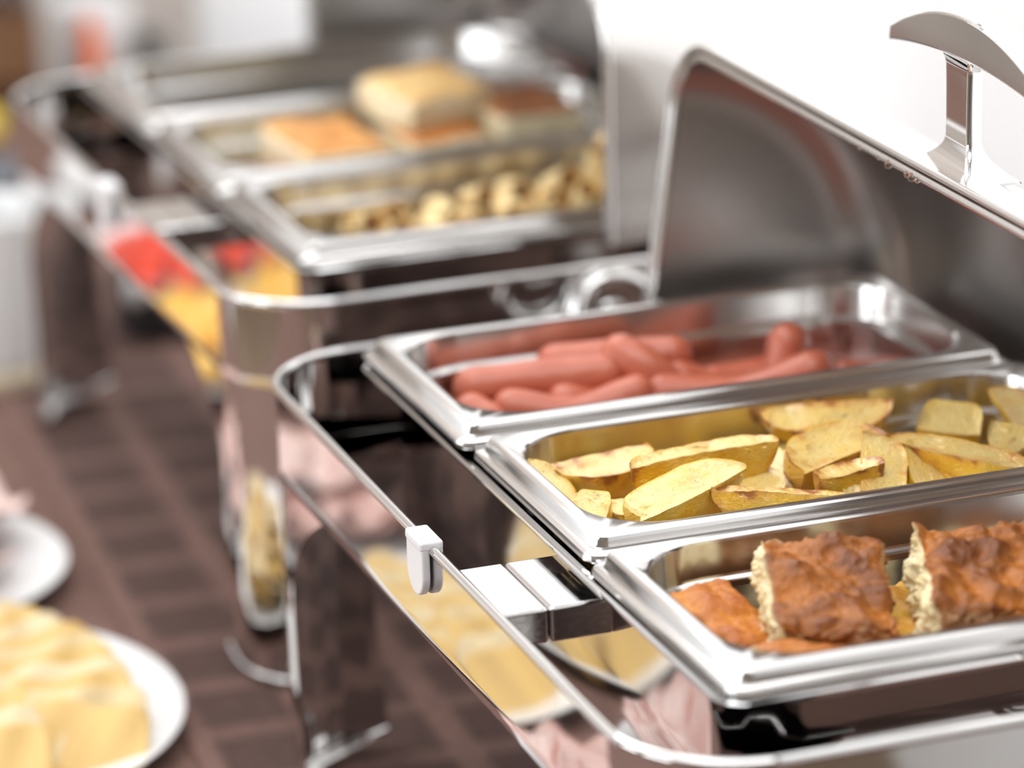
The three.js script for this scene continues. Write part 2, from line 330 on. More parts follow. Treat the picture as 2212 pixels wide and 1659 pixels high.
// ------------------------------------------------------------------ food pans
function panGeometry() {
  const W = 0.325, D = 0.176, at = (d, y, r) => ringAt(d - W / 2, W / 2 - d, d - D / 2, D / 2 - d, r, y, 14);
  const prof = [[0.0016, -0.003, 0.008], [0.0004, -0.0028, 0.0088], [0, -0.002, 0.009], [0, -0.0002, 0.009], [0.0006, 0.0012, 0.009], [0.0018, 0.0018, 0.0085], [0.0036, 0.002, 0.008], [0.0046, 0.0024, 0.0075], [0.0052, 0.0034, 0.0072], [0.0058, 0.0066, 0.0068], [0.0064, 0.0083, 0.0066], [0.0074, 0.0091, 0.0066], [0.0082, 0.00945, 0.0068], [0.0090, 0.0095, 0.0072], [0.0098, 0.0095, 0.01], [0.0122, 0.0095, 0.0375], [0.0132, 0.0094, 0.0395], [0.0140, 0.0088, 0.0395], [0.0146, 0.0074, 0.0395], [0.0149, 0.006, 0.0395], [0.0150, 0.004, 0.0395], [0.0153, -0.006, 0.039], [0.0154, -0.0085, 0.039], [0.0158, -0.0102, 0.039], [0.0172, -0.0112, 0.0385], [0.0182, -0.0122, 0.038], [0.0188, -0.015, 0.0375], [0.0190, -0.018, 0.0372], [0.0204, -0.039, 0.036], [0.0206, -0.042, 0.036], [0.0215, -0.048, 0.035], [0.0245, -0.0535, 0.033], [0.03, -0.056, 0.03], [0.05, -0.0565, 0.02]];
  return toCreasedNormals(skin(prof.map((q) => at(...q)), { capEnd: true }), 0.62);
}
const panShape = panGeometry();
{
  // a pan is one sheet: body only, so it is one mesh
  const pans = [[-0.001, 0.0028, 0.0, 0, 'steel pan of pink sausages, farthest pan in the near chafing dish'], [0.0032, 0.001, 0.178, 0, 'steel pan of roasted potato wedges, middle pan in the near chafing dish'], [0.001, 0.0008, 0.357, 0.012, 'steel pan of egg bake, closest pan in the near chafing dish']];
  for (const [x, y, z, t, label] of pans) { const o = mesh('food_pan', panShape, M.panSteel); o.position.set(x + 0.1625, PAN + y, z + 0.088); o.rotation.y = t; tag(o, label, 'food pan'); }
  const labels = ['empty-looking steel pan, farthest pan in the far chafing dish', 'steel pan of tall pie slices, middle pan in the far chafing dish', 'steel pan of pasta tubes, closest pan in the far chafing dish'];
  labels.forEach((label, i) => { const o = mesh('food_pan', panShape, M.panSteel); o.position.copy(farPoint(162.5, 1, 88 + 178 * i)); o.rotation.y = FAR.turn; tag(o, label, 'food pan'); });
}

// ------------------------------------------------------------------ food: potatoes
const grain = pixels(512, 512, (x, y) => { const v = 128 + 190 * (0.6 * tiled(x / 512, y / 512, 30) + 0.5 * tiled(x / 512, y / 512, 75, 9)); return [v, v, v]; }, { srgb: false });
const specked = texture(1024, 1024, (g, w, h) => {
  g.fillStyle = '#ffffff'; g.fillRect(0, 0, w, h);
  const r = random(5);
  for (let i = 0; i < 260; i++) { g.fillStyle = `rgba(255,${225 + r() * 25},${175 + r() * 60},0.25)`; g.beginPath(); g.ellipse(r() * w, r() * h, 8 + r() * 40, 5 + r() * 20, r() * 6, 0, 7); g.fill(); }
  for (let i = 0; i < 230; i++) { const s = 1.5 + r() * 4; g.fillStyle = `rgba(${30 + r() * 50},${25 + r() * 25},15,${0.55 + r() * 0.45})`; g.beginPath(); g.ellipse(r() * w, r() * h, s * (0.6 + r()), s * 0.6, r() * 6, 0, 7); g.fill(); }
});
M.potato = phys({ vertexColors: true, map: specked, bumpMap: grain, bumpScale: 0.0004, roughness: 0.38, clearcoat: 0.7, clearcoatRoughness: 0.14 });
function wedgeGeometry(L, a, b, p, brown, seed) {   // two cut faces meeting along an edge, and the rounded back of the potato between them
  const nt = 60, nf = 14, ng = 14, nb = 18, ring = nf + ng + nb, pos = [], col = [], uv = [], idx = [];
  const cream = rgb(0.80, 0.615, 0.235), belly = rgb(0.88, 0.545, 0.035), toast = rgb(0.64, 0.25, 0.03), dark = rgb(0.2, 0.055, 0.012), c = rgb(0, 0, 0), flip = seed % 4 === 2 ? -1 : 1;
  for (let i = 0; i <= nt; i++) {
    const t = -1 + 2 * i / nt, tt = Math.sign(t) * (1 - Math.pow(1 - Math.abs(t), 1.7)), s = Math.max(0.015, Math.pow(1 - Math.pow(Math.abs(tt), p), 1 / Math.min(p, 2.2)));
    const bow = 0.045 * L * Math.sin(seed * 1.7) * (1 - tt * tt), A = [a, 0], B = [a - 2 * a * s, 0.1 * b * (1 - s)], C = [a - 0.35 * a * s, -b * s];
    for (let j = 0; j < ring; j++) {
      let y, z, face, e;
      if (j < nf) { const u = j / nf; z = lerp(A[0], B[0], u); y = lerp(A[1], B[1], u) - 0.1 * b * s * Math.sin(u * Math.PI); face = 0; e = Math.max(Math.pow(1 - u, 4), Math.pow(u, 4)); }
      else if (j < nf + nb) { const u = (j - nf) / nb, k = Math.sin(u * Math.PI); z = lerp(B[0], C[0], u) - 0.42 * a * s * k; y = lerp(B[1], C[1], u) - 0.38 * b * s * k; face = 1; e = Math.max(Math.pow(1 - u, 4), Math.pow(u, 4)); }
      else { const u = (j - nf - nb) / ng; z = lerp(C[0], A[0], u) + 0.06 * a * s * Math.sin(u * Math.PI); y = lerp(C[1], A[1], u); face = 2; e = Math.max(Math.pow(1 - u, 4), Math.pow(u, 4)); }
      const P = V(tt * L / 2, y, flip * z + bow), k = 1 / 0.013;
      const n1 = fbm(P.x * k + seed * 13, P.y * k + 5, P.z * k + seed, 3), n2 = fbm(P.x * 330 + seed, P.y * 330, P.z * 330, 2), tip = Math.pow(Math.abs(tt), 7);
      P.add(V(0.002 * n1 * tip, n1 * 0.0048 * (1 - 0.45 * e) + n2 * 0.0011, n1 * 0.0036 * (1 - 0.45 * e) + n2 * 0.0011));
      pos.push(P.x, P.y, P.z); uv.push(P.x / 0.075 + seed * 0.37, (P.z - P.y * 1.3) / 0.075 + seed * 0.61);
      const patch = clamp(fbm(P.x * 62 + seed * 5, P.y * 62, P.z * 62 + 9, 4) * 2.2 + 0.15, 0, 1);
      const bake = clamp(brown * (0.85 * e * (0.3 + patch) + 1.3 * tip * (0.3 + patch) + (face === 1 ? 0.8 : 0.4) * Math.pow(patch, 2)), 0, 1);
      c.copy(face ? belly : cream).lerp(cream, face ? clamp(0.12 + n1 * 1.0, 0, 0.7) : 0).lerp(belly, face ? 0 : clamp(0.1 + n1 * 0.8, 0, 0.5)).lerp(toast, bake).lerp(dark, clamp((bake - 0.72) * 2.2, 0, 0.8));
      col.push(c.r, c.g, c.b);
    }
  }
  for (let i = 0; i < nt; i++) for (let j = 0; j < ring; j++) { const a0 = i * ring + j, b0 = i * ring + (j + 1) % ring, c0 = a0 + ring, d0 = b0 + ring; flip > 0 ? idx.push(a0, b0, c0, b0, d0, c0) : idx.push(a0, c0, b0, b0, c0, d0); }
  let g = new THREE.BufferGeometry();
  g.setAttribute('position', new THREE.Float32BufferAttribute(pos, 3)); g.setAttribute('color', new THREE.Float32BufferAttribute(col, 3)); g.setAttribute('uv', new THREE.Float32BufferAttribute(uv, 2));
  g.setIndex(idx); g = toCreasedNormals(g, 0.75);
  return g;
}
function placeWedge([A, B, a, b, n, p, brown], seed) {
  const from = mm(...A), to = mm(...B), x = to.clone().sub(from), L = x.length(); x.normalize();
  let y = V(...n).normalize(); const z = x.clone().cross(y).normalize(); y = z.clone().cross(x);
  const o = mesh('potato_wedge', wedgeGeometry(L, a / 1000, b / 1000, p, brown, seed), M.potato);
  o.position.copy(from.add(to).multiplyScalar(0.5));
  o.quaternion.setFromRotationMatrix(new THREE.Matrix4().makeBasis(x, y, z));
  return o;
}
const POTATOES = [
  [[25, 10, 229], [33, -9, 263], 9, 8, [0.35, 0.5, 0.8], 2, 0.2, 'pale potato slice standing on end against the left end of its pan'],
  [[28, 3, 238], [89, 4, 231], 13, 20, [0, 1, 0.12], 2.2, 1.3, 'long potato wedge with a scorched left tip, behind the pile at the left'],
  [[60, 12, 260], [141, 15, 259], 8, 21, [0, 1, -0.02], 5, 0.5, 'long smooth yellow potato wedge lying on top at the left, one corner browned'],
  [[38, 6, 309], [109, 13, 276], 13, 26, [-0.05, 0.97, 0.2], 3.5, 0.1, 'broad potato wedge with a glistening pale top, leaning over the near left rim'],
  [[26, -2, 269], [42, -2, 282], 11, 14, [0, 0.7, 0.6], 8, 0.1, 'small cube of potato at the left, beside the standing slice'],
  [[46, -8, 267], [65, -8, 270], 7, 8, [0, 1, 0.3], 3, 0.1, 'thin potato sliver between the small cube and the glistening wedge'],
  [[92, 7, 297], [160, 3, 328], 6.5, 21, [0.1, 1, -0.15], 2.2, 1.3, 'crescent potato wedge with brown edges lying along the near rim'],
  [[121, -2, 252], [140, -6, 283], 12, 8, [0, 0.8, 0.6], 2, 0.1, 'flat triangular potato slice behind the crescent wedge'],
  [[144, 0, 235], [149, -8, 281], 10, 12, [-0.5, 0.7, 0.3], 3, 0.2, 'smooth yellow potato wedge lying lengthwise in the middle of the pile'],
  [[158, 2, 207], [231, 2, 219], 12, 16, [0, 0.9, 0.4], 2.2, 1.5, 'potato wedge with a dark brown left end against the far side of the pan'],
  [[140, 8, 278], [200, 12, 255], 14, 22, [-0.1, 0.92, 0.36], 3, 0.8, 'chunky peppered potato piece with a toasted corner on top of the middle'],
  [[144, 6, 299], [184, 8, 293], 9, 18, [0, 1, -0.05], 2.4, 2.0, 'darkest browned potato wedge, pointed at the left, in the middle'],
  [[196, 14, 278], [178, -4, 316], 12, 14, [-0.25, 0.4, 0.85], 5, 0.8, 'upright shiny potato chunk just right of the darkest browned wedge'],
  [[217, 8, 276], [203, -6, 317], 11, 14, [0, 0.4, 0.9], 5, 0.2, 'ridged upright potato chunk right of the shiny one'],
  [[207, 10, 266], [255, 8, 332], 11, 20, [0, 1, 0.1], 2.2, 1.2, 'long potato wedge with an orange tip crossing the top of the pile at the right'],
  [[239, 6, 231], [267, 4, 250], 13, 18, [0, 0.9, 0.45], 6, 0.1, 'wet glossy potato chunk at the back right'],
  [[291, 14, 231], [288, 2, 273], 12, 12, [-0.1, 0.5, 0.85], 2.5, 1.0, 'tall potato wedge with a browned tip at the right end of the pan'],
  [[226, 2, 289], [236, -6, 318], 12, 12, [0, 0.7, 0.7], 4, 0.2, 'yellow potato piece under the long orange-tipped wedge'],
  [[236, -1, 313], [249, -3, 323], 8, 10, [0, 0.8, 0.6], 4, 0.2, 'small rounded potato bit near the rim at the right'],
  [[206, -5, 313], [237, -5, 317], 8, 8, [0, 1, 0.2], 3, 0.1, 'thin pale potato slice lying along the near rim at the right'],
  [[157, -5, 312], [176, -5, 313], 10, 8, [0, 0.8, 0.6], 4, 0.1, 'small peppery potato bit at the right tip of the crescent wedge'],
  [[255, 6, 277], [273, 4, 293], 10, 12, [0, 0.8, 0.6], 3, 0.2, 'potato piece behind the right half of the long orange-tipped wedge'],
  [[75, -8, 311], [102, -8, 318], 7, 6, [0, 1, 0.2], 3, 0.4, 'browned potato bit below the left half of the crescent wedge'],
];
POTATOES.forEach((q, i) => tag(placeWedge(q, i + 1), q[7], 'potato', 'roasted potato wedges in the middle pan'));
{
  const r = random(11), shapes = [0, 1, 2, 3].map((k) => wedgeGeometry(0.06 + 0.006 * k, 0.013, 0.017, 2.6, 0.5, 40 + k));
  for (let i = 0; i < 18; i++) {
    const o = mesh('potato_wedge', shapes[i % 4], M.potato), lane = i % 9;
    o.position.copy(mm(48 + lane * 27, i < 9 ? -20 : -34, (i % 2 ? 232 : 296) + (r() - 0.5) * 14));
    o.rotation.set((r() - 0.5) * 0.8, r() * 6.28, (r() - 0.5) * 0.5);
    tag(o, 'potato wedge lying deep in the pile, mostly covered by the wedges above', 'potato', 'potato wedges at the bottom of the pile');
  }
}

// ------------------------------------------------------------------ food: sausages
M.sausage = phys({ vertexColors: true, roughness: 0.38, clearcoat: 0.25, clearcoatRoughness: 0.3, bumpMap: grain, bumpScale: 0.0002 });
function sausageGeometry(points, r, seed) {
  const curve = points.length > 2 ? new THREE.CatmullRomCurve3(points) : new THREE.LineCurve3(points[0], points[1]);
  const nt = 44, nr = 24, rings = [], L = curve.getLength(), frames = curve.computeFrenetFrames(nt, false), col = [], uv = [];
  const skinTone = rgb(0.44, 0.09, 0.042), paler = rgb(0.53, 0.145, 0.078), knot = rgb(0.36, 0.06, 0.03), c = rgb(0, 0, 0), cap = 7;
  const row = (P, N, B, rad, dark, s) => {
    const ring = [];
    for (let j = 0; j < nr; j++) { const a = j / nr * 2 * Math.PI, w = 1 + 0.035 * fbm(Math.cos(a) * 1.3 + seed, Math.sin(a) * 1.3, s * 40, 3) + dark * 0.06 * Math.sin(a * 6 + seed); ring.push(P.clone().addScaledVector(N, Math.cos(a) * rad * w).addScaledVector(B, Math.sin(a) * rad * w)); c.copy(skinTone).lerp(paler, clamp(0.45 + fbm(P.x * 60 + Math.cos(a), P.y * 60 + Math.sin(a), P.z * 60 + seed, 3) * 1.2, 0, 1)).lerp(knot, dark * 0.55); col.push(c.r, c.g, c.b); uv.push(a * 0.2, s * 10); }
    rings.push(ring);
  };
  for (let i = cap; i >= 1; i--) { const a = i / cap * Math.PI / 2; row(curve.getPointAt(0).addScaledVector(frames.tangents[0], -Math.sin(a) * r * 1.05), frames.normals[0], frames.binormals[0], Math.max(0.0012, r * Math.pow(Math.cos(a), 0.85)), Math.pow(i / cap, 4), -i / cap * r); }
  for (let i = 0; i <= nt; i++) { const u = i / nt; row(curve.getPointAt(u), frames.normals[i], frames.binormals[i], r * (1 - 0.02 * Math.sin(u * 9 + seed)), 0, u * L); }
  for (let i = 1; i <= cap; i++) { const a = i / cap * Math.PI / 2; row(curve.getPointAt(1).addScaledVector(frames.tangents[nt], Math.sin(a) * r * 1.05), frames.normals[nt], frames.binormals[nt], Math.max(0.0012, r * Math.pow(Math.cos(a), 0.85)), Math.pow(i / cap, 4), L + i / cap * r); }
  const g = skin(rings, { capStart: true, capEnd: true });
  col.push(knot.r, knot.g, knot.b, knot.r, knot.g, knot.b); uv.push(0, 0, 0, 0);
  g.setAttribute('color', new THREE.Float32BufferAttribute(col, 3)); g.setAttribute('uv', new THREE.Float32BufferAttribute(uv, 2));
  return g;
}
const SAUSAGES = [
  [[[50, -9, 53], [121, -6, 68]], 12.3, 'long plump sausage lying straight at the left of its pan'],
  [[[133, 3, 67], [144, -4, 78], [157, -18, 83]], 12.2, 'sausage with its rounded end raised on top of the middle of the pile'],
  [[[102, -4, 45], [134, -3, 54], [164, -2, 64]], 11.5, 'sausage lying behind the raised one, its right end free'],
  [[[63, -15, 78], [95, -20, 90], [131, -12, 91]], 11, 'curved sausage with a puckered left end along the near rim'],
  [[[42, -17, 71], [56, -26, 90]], 11, 'stubby sausage end in the near left corner'],
  [[[95, -16, 76], [126, -24, 80]], 10.5, 'short sausage end peeping out behind the curved one'],
  [[[148, -14, 91], [189, -17, 105], [226, -2, 121]], 11.5, 'long sausage rising to the right along the near rim'],
  [[[164, -12, 77], [189, -22, 84]], 10.5, 'sausage end showing behind the left half of the rising sausage'],
  [[[226, 2, 87], [222, -12, 91], [214, -30, 96]], 12.8, 'sausage standing steeply on end at the right of the pile'],
  [[[184, -18, 77], [225, -16, 80]], 11, 'sausage lying low behind the right half of the rising sausage'],
  [[[260, -18, 97], [289, -24, 87]], 11, 'single sausage lying low at the right end of its pan'],
];
SAUSAGES.forEach(([pts, r, label], i) => {
  const P = pts.map((q) => mm(...q)), mid = P[0].clone().add(P.at(-1)).multiplyScalar(0.5), o = mesh('sausage', sausageGeometry(P.map((q) => q.clone().sub(mid)), r / 1000, i * 3.3), M.sausage);
  o.position.copy(mid); tag(o, label, 'sausage', 'boiled sausages in the farthest pan');
});
{
  const shape = sausageGeometry([V(-0.04, 0, 0), V(0, 0.002, 0.002), V(0.04, 0, 0)], 0.0115, 77), r = random(3);
  for (let i = 0; i < 9; i++) { const o = mesh('sausage', shape, M.sausage); o.position.copy(mm(i < 6 ? 72 + (i % 2) * 98 + r() * 8 : 250, i < 6 ? -41 + (i % 3) : -42, i < 6 ? 48 + Math.floor(i / 2) * 36 : 50 + (i - 6) * 34)); o.rotation.y = (r() - 0.5) * 0.35 + (i >= 6 ? 0.4 : 0); tag(o, 'pink sausage lying at the bottom of its pan under the others', 'sausage', 'sausages at the bottom of the pan'); }
}

// ------------------------------------------------------------------ food: baked slabs
M.bake = phys({ vertexColors: true, roughness: 0.5, specularIntensity: 0.6, clearcoat: 0.15, clearcoatRoughness: 0.2, bumpMap: grain, bumpScale: 0.0005 });
function slabGeometry(w, h, d, { r = 0.006, lump = 0.003, curd = 0.002, seg = 46, seed = 1, crust, crust2, crumb, sides = 1, wavy = 0.004, cut }) {
  const s2 = Math.max(8, Math.round(seg * h / w * 1.6));
  let g = new THREE.BoxGeometry(w, h, d, seg, s2, Math.round(seg * d / w));
  g.deleteAttribute('uv'); g.deleteAttribute('normal'); g = mergeVertices(g, 1e-6);
  const p = g.attributes.position, col = [], uv = [], P = V(0, 0, 0), Q = V(0, 0, 0), N = V(0, 0, 0), c = rgb(0, 0, 0);
  for (let i = 0; i < p.count; i++) {
    P.fromBufferAttribute(p, i);
    Q.set(clamp(P.x, -w / 2 + r, w / 2 - r), clamp(P.y, -h / 2 + r, h / 2 - r), clamp(P.z, -d / 2 + r, d / 2 - r));
    N.copy(P).sub(Q); if (N.lengthSq() < 1e-12) N.set(0, 1, 0); N.normalize();
    const top = smoothstep(Math.abs(N.y), 0.45, 0.8), k = 1 / 0.02, kk = 1 / 0.006;
    const big = fbm(P.x * k + seed * 7, P.y * k, P.z * k + seed, 3), fine = fbm(P.x * kk, P.y * kk + seed, P.z * kk, 3), curdy = Math.abs(noise(P.x * 260 + seed, P.y * 260, P.z * 260)) - 0.25;
    P.copy(Q).addScaledVector(N, r + big * lump * 2 + (1 - top) * (fine * curd * 1.2 + curdy * curd) + top * fine * lump * 0.28);
    P.y += wavy * noise(P.x * 30 + seed, seed, P.z * 30);
    p.setXYZ(i, P.x, P.y, P.z);
    uv.push((P.x + P.y * 0.7) * 12, (P.z + P.y * 0.7) * 12);
    const closed = cut ? smoothstep(-(N.x * cut[0] + N.y * cut[1] + N.z * cut[2]), -0.55, -0.3) : 0;
    const baked = clamp(Math.max(top, closed) + (sides < 1 ? 0.85 * (1 - sides) : 0) + (fbm(P.x * 90, P.y * 90 + seed, P.z * 90, 3) * 0.5 - 0.1) * (1 - top), 0, 1);
    c.copy(crumb).lerp(rgb(crumb.r * 0.9, crumb.g * 0.8, crumb.b * 0.6), clamp(0.5 + fine * 1.6, 0, 1)).lerp(rgb(0, 0, 0).copy(crust).lerp(crust2, clamp(0.5 + big * 1.6 + fine * 0.8, 0, 1)), baked);
    col.push(c.r, c.g, c.b);
  }
  g.setAttribute('color', new THREE.Float32BufferAttribute(col, 3)); g.setAttribute('uv', new THREE.Float32BufferAttribute(uv, 2));
  g.computeVertexNormals();
  return g;
}
function placeSlab(name, at, size, normal, spin, opts, label, category, group) {
  const o = mesh(name, slabGeometry(...size.map((v) => v / 1000), opts), M.bake), y = V(...normal).normalize();
  o.position.copy(at);
  o.quaternion.setFromUnitVectors(V(0, 1, 0), y).multiply(new THREE.Quaternion().setFromAxisAngle(V(0, 1, 0), spin));
  return tag(o, label, category, group);
}
const EGG = { crust: rgb(0.43, 0.14, 0.02), crust2: rgb(0.17, 0.05, 0.012), crumb: rgb(0.86, 0.76, 0.50) };
const eggBakes = 'slices of egg bake in the closest pan';
placeSlab('egg_bake_slice', mm(91, -5, 437), [60, 29, 74], [0.03, 0.955, 0.3], -0.27, { ...EGG, seed: 2, lump: 0.0052, curd: 0.0028, wavy: 0.008, seg: 66, cut: [-0.95, -0.25, 0.2] }, 'egg bake slice in the middle, with a glossy brown top and a white left side', 'egg bake', eggBakes);
placeSlab('egg_bake_slice', mm(169, -2, 458), [74, 31, 72], [0.0, 0.965, 0.26], -0.3, { ...EGG, crust: rgb(0.47, 0.155, 0.022), seed: 5, lump: 0.0062, curd: 0.004, wavy: 0.008, seg: 66, cut: [-0.85, -0.4, 0.35] }, 'rough-topped egg bake slice with ragged white curd, cut by the right edge', 'egg bake', eggBakes);
placeSlab('egg_bake_slice', mm(46, -18, 421), [40, 22, 60], [0.15, 0.95, 0.2], 0.25, { ...EGG, crust: rgb(0.62, 0.23, 0.04), crust2: rgb(0.42, 0.12, 0.025), sides: 0.1, seed: 9, lump: 0.004 }, 'orange-brown egg bake slice lying low at the left end of the pan', 'egg bake', eggBakes);
placeSlab('egg_bake_slice', mm(80, -22, 484), [82, 20, 38], [0.1, 0.97, 0.2], -0.1, { ...EGG, crust: rgb(0.62, 0.25, 0.06), crust2: rgb(0.45, 0.13, 0.03), sides: 0.35, seed: 12, lump: 0.004 }, 'egg bake slice along the near rim under the tilted slice', 'egg bake', eggBakes);
placeSlab('egg_bake_slice', mm(140, -24, 486), [70, 20, 42], [0, 1, 0.1], 0.1, { ...EGG, sides: 0.1, seed: 15, lump: 0.004 }, 'dark reddish egg bake slice lying flat between the two upright slices', 'egg bake', eggBakes);
placeSlab('egg_bake_slice', mm(132, -26, 432), [78, 24, 60], [0, 1, 0], 0.1, { ...EGG, crust: rgb(0.72, 0.42, 0.06), crust2: rgb(0.6, 0.25, 0.04), seed: 18, lump: 0.004 }, 'yellow-edged egg bake slice underneath, in the gap between the two upright slices', 'egg bake', eggBakes);
placeSlab('egg_bake_slice', mm(246, -20, 445), [70, 26, 100], [0, 1, 0], 0, { ...EGG, seed: 21, lump: 0.004 }, 'egg bake slice at the right end of the pan, beyond the picture edge', 'egg bake', eggBakes);
placeSlab('egg_bake_slice', mm(35, -16, 396), [20, 14, 26], [0.3, 0.9, 0], 0.3, { ...EGG, crust: rgb(0.7, 0.3, 0.05), sides: 0.1, seed: 24, lump: 0.003, seg: 24 }, 'small orange egg bake crumb in the far left corner of the pan', 'egg bake', eggBakes);

// ------------------------------------------------------------------ food in the far chafing dish
const PIE = { crust: rgb(0.55, 0.2, 0.04), crust2: rgb(0.75, 0.38, 0.12), crumb: rgb(0.86, 0.79, 0.6), curd: 0.0012, lump: 0.002, wavy: 0.002, seg: 30 };
const pies = 'pie slices in the far chafing dish';
placeSlab('pie_slice', farPoint(104, -13, 258), [66, 40, 84], [0.06, 1, 0.05], 0.12, { ...PIE, seed: 31 }, 'pie slice with an orange-brown top at the left of the far pan', 'pie', pies);
placeSlab('pie_slice', farPoint(182, -14, 260), [60, 38, 78], [0, 1, 0], 0.05, { ...PIE, crust: rgb(0.62, 0.22, 0.03), crust2: rgb(0.5, 0.15, 0.02), seed: 34 }, 'pie slice carrying another slice on top, middle of the far pan', 'pie', pies);
placeSlab('pie_slice', farPoint(186, 18, 238), [74, 26, 66], [0.02, 0.99, 0.1], 0.3, { ...PIE, crust: rgb(0.82, 0.62, 0.3), crust2: rgb(0.75, 0.42, 0.14), seed: 37 }, 'cream-coloured pie slice lying on top of the others', 'pie', pies);
placeSlab('pie_slice', farPoint(250, -6, 256), [64, 42, 84], [0, 1, 0], 0.06, { ...PIE, crust: rgb(0.2, 0.06, 0.03), crust2: rgb(0.5, 0.2, 0.06), seed: 41 }, 'pie slice with a dark red-brown top at the right of the far pan', 'pie', pies);
placeSlab('pie_slice', farPoint(47, -24, 268), [46, 22, 60], [0.1, 1, 0], 0, { ...PIE, crust: rgb(0.55, 0.2, 0.13), crust2: rgb(0.25, 0.1, 0.12), sides: 0.1, seed: 44 }, 'low reddish pie slice at the left end of the far pan', 'pie', pies);
{
  const pts = [[6.2, -14], [8.4, -14.4], [9.2, -13], [9.6, 0], [9.2, 13], [8.4, 14.4], [6.2, 14], [5.6, 12], [5.8, 0], [5.6, -12], [6.2, -14]].map(([a, b]) => new THREE.Vector2(a / 1000, b / 1000));
  const tube = new THREE.LatheGeometry(pts, 22), q = tube.attributes.position, col = [], c = rgb(0, 0, 0);
  for (let i = 0; i < q.count; i++) { const x = q.getX(i), y = q.getY(i), z = q.getZ(i); q.setXYZ(i, x * (1 + 0.12 * Math.sin(y * 130)) + 6 * y * y, y, z * 0.9); c.set(0, 0, 0).setRGB(0.84, 0.66, 0.34).lerp(rgb(0.62, 0.3, 0.06), clamp(fbm(x * 90, y * 90, z * 90, 3) * 1.6 + 0.15 + (Math.hypot(x, z) < 0.0065 ? 0.7 : 0), 0, 1)); col.push(c.r, c.g, c.b); }
  tube.setAttribute('color', new THREE.Float32BufferAttribute(col, 3)); tube.computeVertexNormals();
  const r = random(21), first = mesh('pasta_tube', tube, M.bake);
  tag(first, 'cream pasta tube with toasted patches, one of a loose heap in the far pan', 'pasta', 'pasta tubes heaped in the far pan');
  const spots = [];
  for (let i = 0; i < 40; i++) spots.push([62 + (i % 10) * 22 + r() * 10, -40 + Math.floor(i / 20) * 14 + r() * 6, 398 + Math.floor((i % 20) / 10) * 60 + r() * 40 + 10]);
  for (let i = 0; i < 22; i++) { const u = i / 21; spots.push([70 + u * 190 + r() * 8, -16 + u * 20 + r() * 6, 424 + (i % 3) * 32 + r() * 10]); }
  spots.push([242, 26, 452], [226, 20, 470], [250, 18, 486]);
  spots.forEach((s, i) => { const o = i ? copy(first, i >= spots.length - 3 ? ['open pasta ring lying highest at the right of the heap, its hollow facing out', 'pasta tube just below the highest ring at the right of the heap', 'pasta tube at the right end of the heap beside the lid'][i - spots.length + 3] : null) : first; o.position.copy(farPoint(...s)); o.rotation.set(r() * 1.2 - 0.6 + (i % 3 ? 1.57 : 0.5), r() * 6.28, r() * 1.0 - 0.5); });
}

// ------------------------------------------------------------------ plates with cold cuts beside the dishes
function makePlate(at, rx, rz, turn, label) {
  const prof = [[0, 3], [0.55, 3], [0.62, 3.6], [0.68, 5.5], [0.78, 10], [0.9, 14.5], [0.97, 17], [0.995, 17.6], [1, 16.8], [0.985, 15.8], [0.9, 12], [0.78, 7.4], [0.66, 1.6], [0.6, 0.2], [0.57, 0], [0.54, 1.2], [0, 1.2]];
  const n = 96, rings = prof.map(([k, y]) => { const o = []; for (let i = 0; i < n; i++) { const a = -i / n * 2 * Math.PI; o.push(V(Math.cos(a) * Math.max(k, 0.002) * rx, y / 1000, Math.sin(a) * Math.max(k, 0.002) * rz)); } return o; });
  const o = mesh('plate', skin(rings, { capStart: true, capEnd: true }), M.china); o.position.set(at[0], TABLE + 0.0006, at[1]); o.rotation.y = turn;
  return tag(o, label, 'plate');
}
function sheetGeometry(w, d, t, f, nx = 28, nz = 24, cornerCut = 0.25) {   // a thin slice with thickness, lifted by f(u, v)
  const top = [], rim = (u, v) => { const a = Math.abs(u), b = Math.abs(v), k = Math.pow(Math.pow(a, 5) + Math.pow(b, 5), 1 / 5), m = Math.max(a, b); return m > 0 ? lerp(1, m / k, cornerCut * 4) : 1; };
  const pos = [], idx = [], uv = [];
  for (const s of [1, 0]) for (let j = 0; j <= nz; j++) for (let i = 0; i <= nx; i++) { const u = i / nx * 2 - 1, v = j / nz * 2 - 1, m = rim(u, v), [dx, y, dz] = f(u * m, v * m); pos.push(u * m * w / 2 + dx, y + (s ? t : 0), v * m * d / 2 + dz); uv.push(u / 2 + 0.5, v / 2 + 0.5); }
  const row = nx + 1, off = row * (nz + 1);
  for (let j = 0; j < nz; j++) for (let i = 0; i < nx; i++) { const a = j * row + i; idx.push(a, a + row, a + 1, a + 1, a + row, a + row + 1); const b = a + off; idx.push(b, b + 1, b + row, b + 1, b + row + 1, b + row); }
  const loopIdx = []; for (let i = 0; i < nx; i++) loopIdx.push(i); for (let j = 0; j < nz; j++) loopIdx.push(j * row + nx); for (let i = nx; i > 0; i--) loopIdx.push(nz * row + i); for (let j = nz; j > 0; j--) loopIdx.push(j * row);
  for (let k = 0; k < loopIdx.length; k++) { const a = loopIdx[k], b = loopIdx[(k + 1) % loopIdx.length]; idx.push(a, b, b + off, a, b + off, a + off); }
  const g = new THREE.BufferGeometry(); g.setAttribute('position', new THREE.Float32BufferAttribute(pos, 3)); g.setAttribute('uv', new THREE.Float32BufferAttribute(uv, 2)); g.setIndex(idx); g.computeVertexNormals(); return g;
}
makePlate([-0.218, -0.158], 0.138, 0.152, 0, 'white oval plate heaped with overlapping yellow cheese slices');
